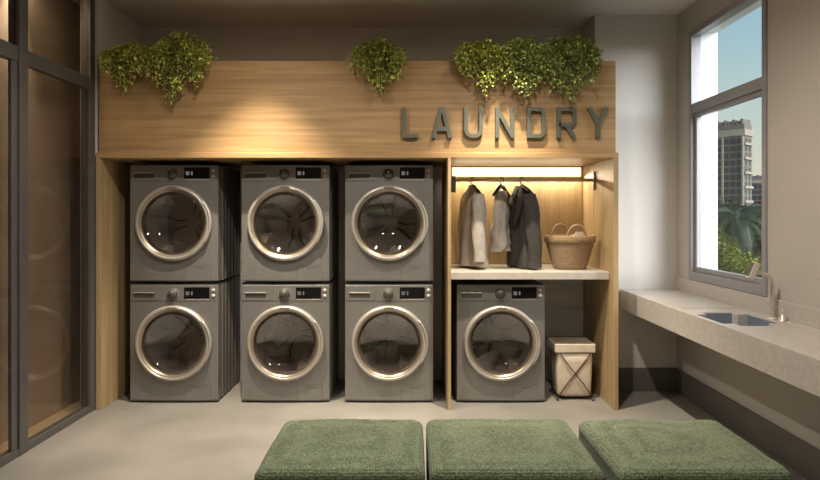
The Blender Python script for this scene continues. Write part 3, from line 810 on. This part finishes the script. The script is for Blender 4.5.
downlight(-.95, 3.0, 'added fill downlight in the ceiling over the leftmost ottoman', 105, 156, .9, (-.95, 3.1, 0), SOFT)  # this and the next: unseen fill added to light plants and fascia frontally
downlight(.62, 3.0, 'added fill downlight in the ceiling over the middle ottoman', 105, 156, .9, (.62, 3.1, 0), SOFT)
downlight(-.95, .2, 'added fill downlight in the ceiling behind the leftmost ottoman', 26, 160, .9, (-.95, .6, 0), SOFT)  # weak pair added out of view as general room fill
downlight(.62, .2, 'added fill downlight in the ceiling behind the middle ottoman', 26, 160, .9, (.62, .6, 0), SOFT)
downlight(-2.34, 3.92, 'added lamp brightening the slot behind the glass partition', 75, 64, 1., (-2.34, 3.55, 0), WARM)  # unseen lamp added to lift the wall and floor behind the glass

# ------------------------------------------------------------------ outside
GZ = -6.
struct(MB().box((XW+.5, -40, GZ-.2), (700, 700, GZ)).build('ground_lawn', M['ground']))
def building(label, x, y, rz, W, Dp, Ht, nf, nc, mats, crown=True, name='apartment_tower'):
    t = thing(name, label, 'building', (x, y, GZ), rz)
    body, pale, gl = mats
    MB().box((-W/2, -Dp/2, 0), (W/2, Dp/2, Ht)).build('shell', M[body], t)
    fh = Ht*.88/nf
    w_ = W*.92/nc
    wm = MB().box((-w_*.43, -.05, 0), (w_*.43, .12, fh*.74))
    first = None
    def win(loc, rzz, sx=1):
        nonlocal first
        if first is None: first = o = wm.build('window', M[gl], t)
        else: o = first.copy(); COL.objects.link(o); o.parent = t
        o.location = loc; o.rotation_euler = (0, 0, rzz); o.scale = (sx, 1, 1)
    for f in range(nf):
        for c in range(nc): win((-W*.46+w_*(c+.5), -Dp/2, fh*(f+.2)), 0)
    for f in range(nf):
        win((W/2, -Dp*.25, fh*(f+.2)), PI/2, .6); win((W/2, Dp*.2, fh*(f+.2)), PI/2, .6)
    for c in (0, int(nc*.4), nc):
        MB().box((-W*.46+w_*c-W*.03, -Dp/2-.5, 0), (-W*.46+w_*c+W*.03, -Dp/2-.02, Ht*.9)).build('pilaster', M[pale], t)
    for f in range(1, nf, 2):
        MB().box((W/2+.02, -Dp/2, fh*f), (W/2+.5, Dp/2, fh*f+fh*.35)).build('balcony', M[pale], t)
    if crown:
        MB().box((-W/2-.4, -Dp/2-.4, Ht*.90), (W/2+.4, Dp/2+.4, Ht*.955)).build('cornice', M[pale], t)
        for k in range(7):
            MB().box((-W/2+W*k/7+.1, -Dp/2, Ht), (-W/2+W*k/7+W/7*.7, Dp/2, Ht*(1.03 if k % 2 else 1.045))).build('parapet', M[body], t)
        MB().box((W*.1, -Dp*.3, Ht*1.0), (W*.42, Dp*.3, Ht*1.012)).build('roof_house', M[pale], t)
    return t
ang = -math.atan2(324, F)
D1 = 200
c = at(733.5, HY, D1)
building('tall grey apartment tower with dark window columns seen through the window', c.x, D1, ang-.38, 8.6, 6., (215-126)*D1/F+CZ-GZ, 14, 4, ('tower', 'towerpale', 'towerglass'))
c = at(756, HY, 250)
building('low mauve apartment block beyond the tower and the palm', c.x, 250, ang-.2, 8.0, 7, (215-178)*250/F+CZ-GZ, 9, 3, ('flats', 'towerpale', 'towerglass'), name='apartment_block')

def leafcloud(m, c, r, n, sz, rnd, flat=1.):
    for _ in range(n):
        d = Vector((rnd.gauss(0, 1), rnd.gauss(0, 1), rnd.gauss(0, 1))).normalized()*(rnd.random()**.35)
        p = Vector((c[0]+d.x*r[0], c[1]+d.y*r[1], c[2]+d.z*r[2]))
        a = Vector((rnd.uniform(-1, 1), rnd.uniform(-1, 1), rnd.uniform(-.8, .5))).normalized(); s = a.cross(Vector((0, .3, 1))).normalized()
        l = sz*rnd.uniform(.6, 1.3)
        m.add([p, p+a*l*.5+s*l*.3, p+a*l, p+a*l*.5-s*l*.3], [(0, 1, 2, 3)])
def tree(label, x, y, ztop, zc, r, mat, seed, n=2600, sz=.16):
    rnd = random.Random(seed)
    t = thing('broadleaf_tree', label, 'tree', (x, y, GZ), 0, 'trees outside the window')
    MB().tube([(0, 0, 0), (.1, 0, (zc-GZ)*.5), (0, .1, zc-GZ)], [.16, .12, .07], 10).build('trunk', M['bark'], t)
    m = MB(); zz = zc-GZ
    leafcloud(m, (0, 0, zz), (r*.85, r*.85, (ztop-zc)), n, sz, rnd)
    for k in range(7):
        a = k*2*PI/7+rnd.random(); leafcloud(m, (math.cos(a)*r*.6, math.sin(a)*r*.6, zz+rnd.uniform(-.5, .5)*(ztop-zc)), (r*.45, r*.45, r*.4), n//6, sz, rnd)
    m.build('crown', M[mat], t)
def palm(label, x, y, zc, seed, rl=2.4, trunk=True):
    rnd = random.Random(seed)
    t = thing('palm_tree', label, 'palm', (x, y, GZ), 0, 'palms outside the window'); hz = zc-GZ
    MB().tube([(0, 0, 0), (.15, 0, hz*.5), (0, 0, hz)], [.26, .2, .17], 12).build('trunk', M['bark'], t)
    for k in range(34):
        a = k*2.399; el = 1.25-2.3*(k/33); m = MB(); L_ = rl*rnd.uniform(.85, 1.1)
        sp = []; p = Vector((0, 0, hz)); e = el
        for i in range(12):
            sp.append(p.copy()); p = p+Vector((math.cos(a)*math.cos(e), math.sin(a)*math.cos(e), math.sin(e)))*L_/11; e = max(-1.45, e-.17)
        for i in range(1, 12):
            d = (sp[i]-sp[i-1]).normalized(); s = d.cross(Vector((0, 0, 1)))
            s = s.normalized() if s.length > .01 else Vector((1, 0, 0)); w_ = .55*math.sin(PI*(i+1)/13)
            for q in (-1, 1):
                for v in (0, .5):
                    b = sp[i-1].lerp(sp[i], v); tip = b+s*q*w_+d*.22-Vector((0, 0, .22*w_+.1))
                    m.add([b-d*.045, b+d*.045, tip], [(0, 1, 2)])
        m.tube(sp, .018, 4, False)
        m.build('frond', M['palm'], t)
def treeat(label, px, pyt, pyc, D, r, mat, seed, n=2600, sz=.16):
    c = at(px, pyc, D); tree(label, c.x, D, at(px, pyt, D).z, c.z, r, mat, seed, n, sz)
c = at(737, 219, 40); palm('dark drooping palm in the middle of the window below the tower', c.x, 40, c.z, 4, 2.5)
treeat('yellow-green tree at the left edge of the view beside the palm', 716, 226, 262, 26, 1.15, 'bushy', 21, 3000, .14)
treeat('low yellow-green tree at the bottom of the window behind the tap', 752, 252, 285, 21, 1.0, 'bushy', 22, 3000, .13)
treeat('dark tree under the palm fronds', 752, 228, 250, 62, 2.6, 'bushd', 23, 3000, .2)
treeat('dark tree at the foot of the tower', 724, 196, 225, 70, 3.2, 'bushd', 24, 3000, .35)
treeat('dark tree below the mauve apartment block', 762, 202, 228, 80, 3.6, 'bushd', 25, 3000, .4)

rnd = random.Random(77); m = MB()
for k in range(150):
    D = rnd.uniform(30, 95); x = D*rnd.uniform(.42, 1.5); r = rnd.uniform(1.6, 3.2)*(1+D/90); hgt = rnd.uniform(2.0, 4.6)*(.6+D/60)
    if x < 60: leafcloud(m, (x, D, GZ+hgt*.5), (r, r, hgt*.6), 130, .55+D/120, rnd)
    else: leafcloud(m, (x, D, GZ+hgt*.5), (r, r, hgt*.6), 110, .75+D/120, rnd)
tag(m.build('shrubbery', M['bushd']), 'dense dark shrubbery covering the ground beyond the window', 'shrubs', kind='stuff')

# ------------------------------------------------------------------ daylight
wd = bpy.data.worlds.new('World'); sc.world = wd; wd.use_nodes = True; nt = wd.node_tree; nt.nodes.clear()
out = nt.nodes.new('ShaderNodeOutputWorld'); bg = nt.nodes.new('ShaderNodeBackground'); bg.inputs[1].default_value = 1.
tc = nt.nodes.new('ShaderNodeTexCoord'); sep = nt.nodes.new('ShaderNodeSeparateXYZ'); rp = nt.nodes.new('ShaderNodeValToRGB')
nt.links.new(tc.outputs['Generated'], sep.inputs[0]); nt.links.new(sep.outputs['Z'], rp.inputs[0]); nt.links.new(rp.outputs[0], bg.inputs[0]); nt.links.new(bg.outputs[0], out.inputs[0])
cr = rp.color_ramp; cr.elements[0].position = 0.; cr.elements[0].color = (*lin((222, 208, 180)), 1)
cr.elements[1].position = 1.; cr.elements[1].color = (*lin((110, 160, 195)), 1)
for p_, c_ in ((.05, (214, 210, 186)), (.13, (190, 205, 198)), (.27, (154, 190, 204))):
    e = cr.elements.new(p_); e.color = (*lin(c_), 1)
sl = bpy.data.lights.new('sun', 'SUN'); sl.energy = 7.2; sl.angle = math.radians(50); sl.color = (.95, .97, 1)
so = bpy.data.objects.new('sun', sl); COL.objects.link(so); so.location = (6, -4, 6)
so.rotation_euler = Vector((-.52, .76, -.40)).to_track_quat('-Z', 'Y').to_euler()
pl = bpy.data.lights.new('window_portal', 'AREA'); pl.shape = 'RECTANGLE'; pl.size = WZ1-WZ0; pl.size_y = WY1-WY0; pl.cycles.is_portal = True
po = bpy.data.objects.new('window_portal', pl); COL.objects.link(po); po.location = (XW+.21, (WY0+WY1)/2, (WZ0+WZ1)/2); po.rotation_euler = (0, PI/2, 0)

# ------------------------------------------------------------------ camera and view
cam = bpy.data.cameras.new('camera'); cam.lens = F*36/820; cam.sensor_width = 36; cam.sensor_fit = 'HORIZONTAL'
cam.shift_y = -(240-HY)/820; cam.clip_start = .05; cam.clip_end = 2000
co = bpy.data.objects.new('camera', cam); COL.objects.link(co); co.location = (0, 0, CZ); co.rotation_euler = (PI/2, 0, 0); sc.camera = co
sc.view_settings.view_transform = 'Standard'; sc.view_settings.look = 'None'; sc.view_settings.exposure = .16; sc.view_settings.gamma = 1.; sc.view_settings.use_curve_mapping = False
sc.cycles.use_denoising = True
sc.cycles.max_bounces = 10; sc.cycles.transparent_max_bounces = 16; sc.cycles.diffuse_bounces = 5
sc.cycles.sample_clamp_indirect = 6.
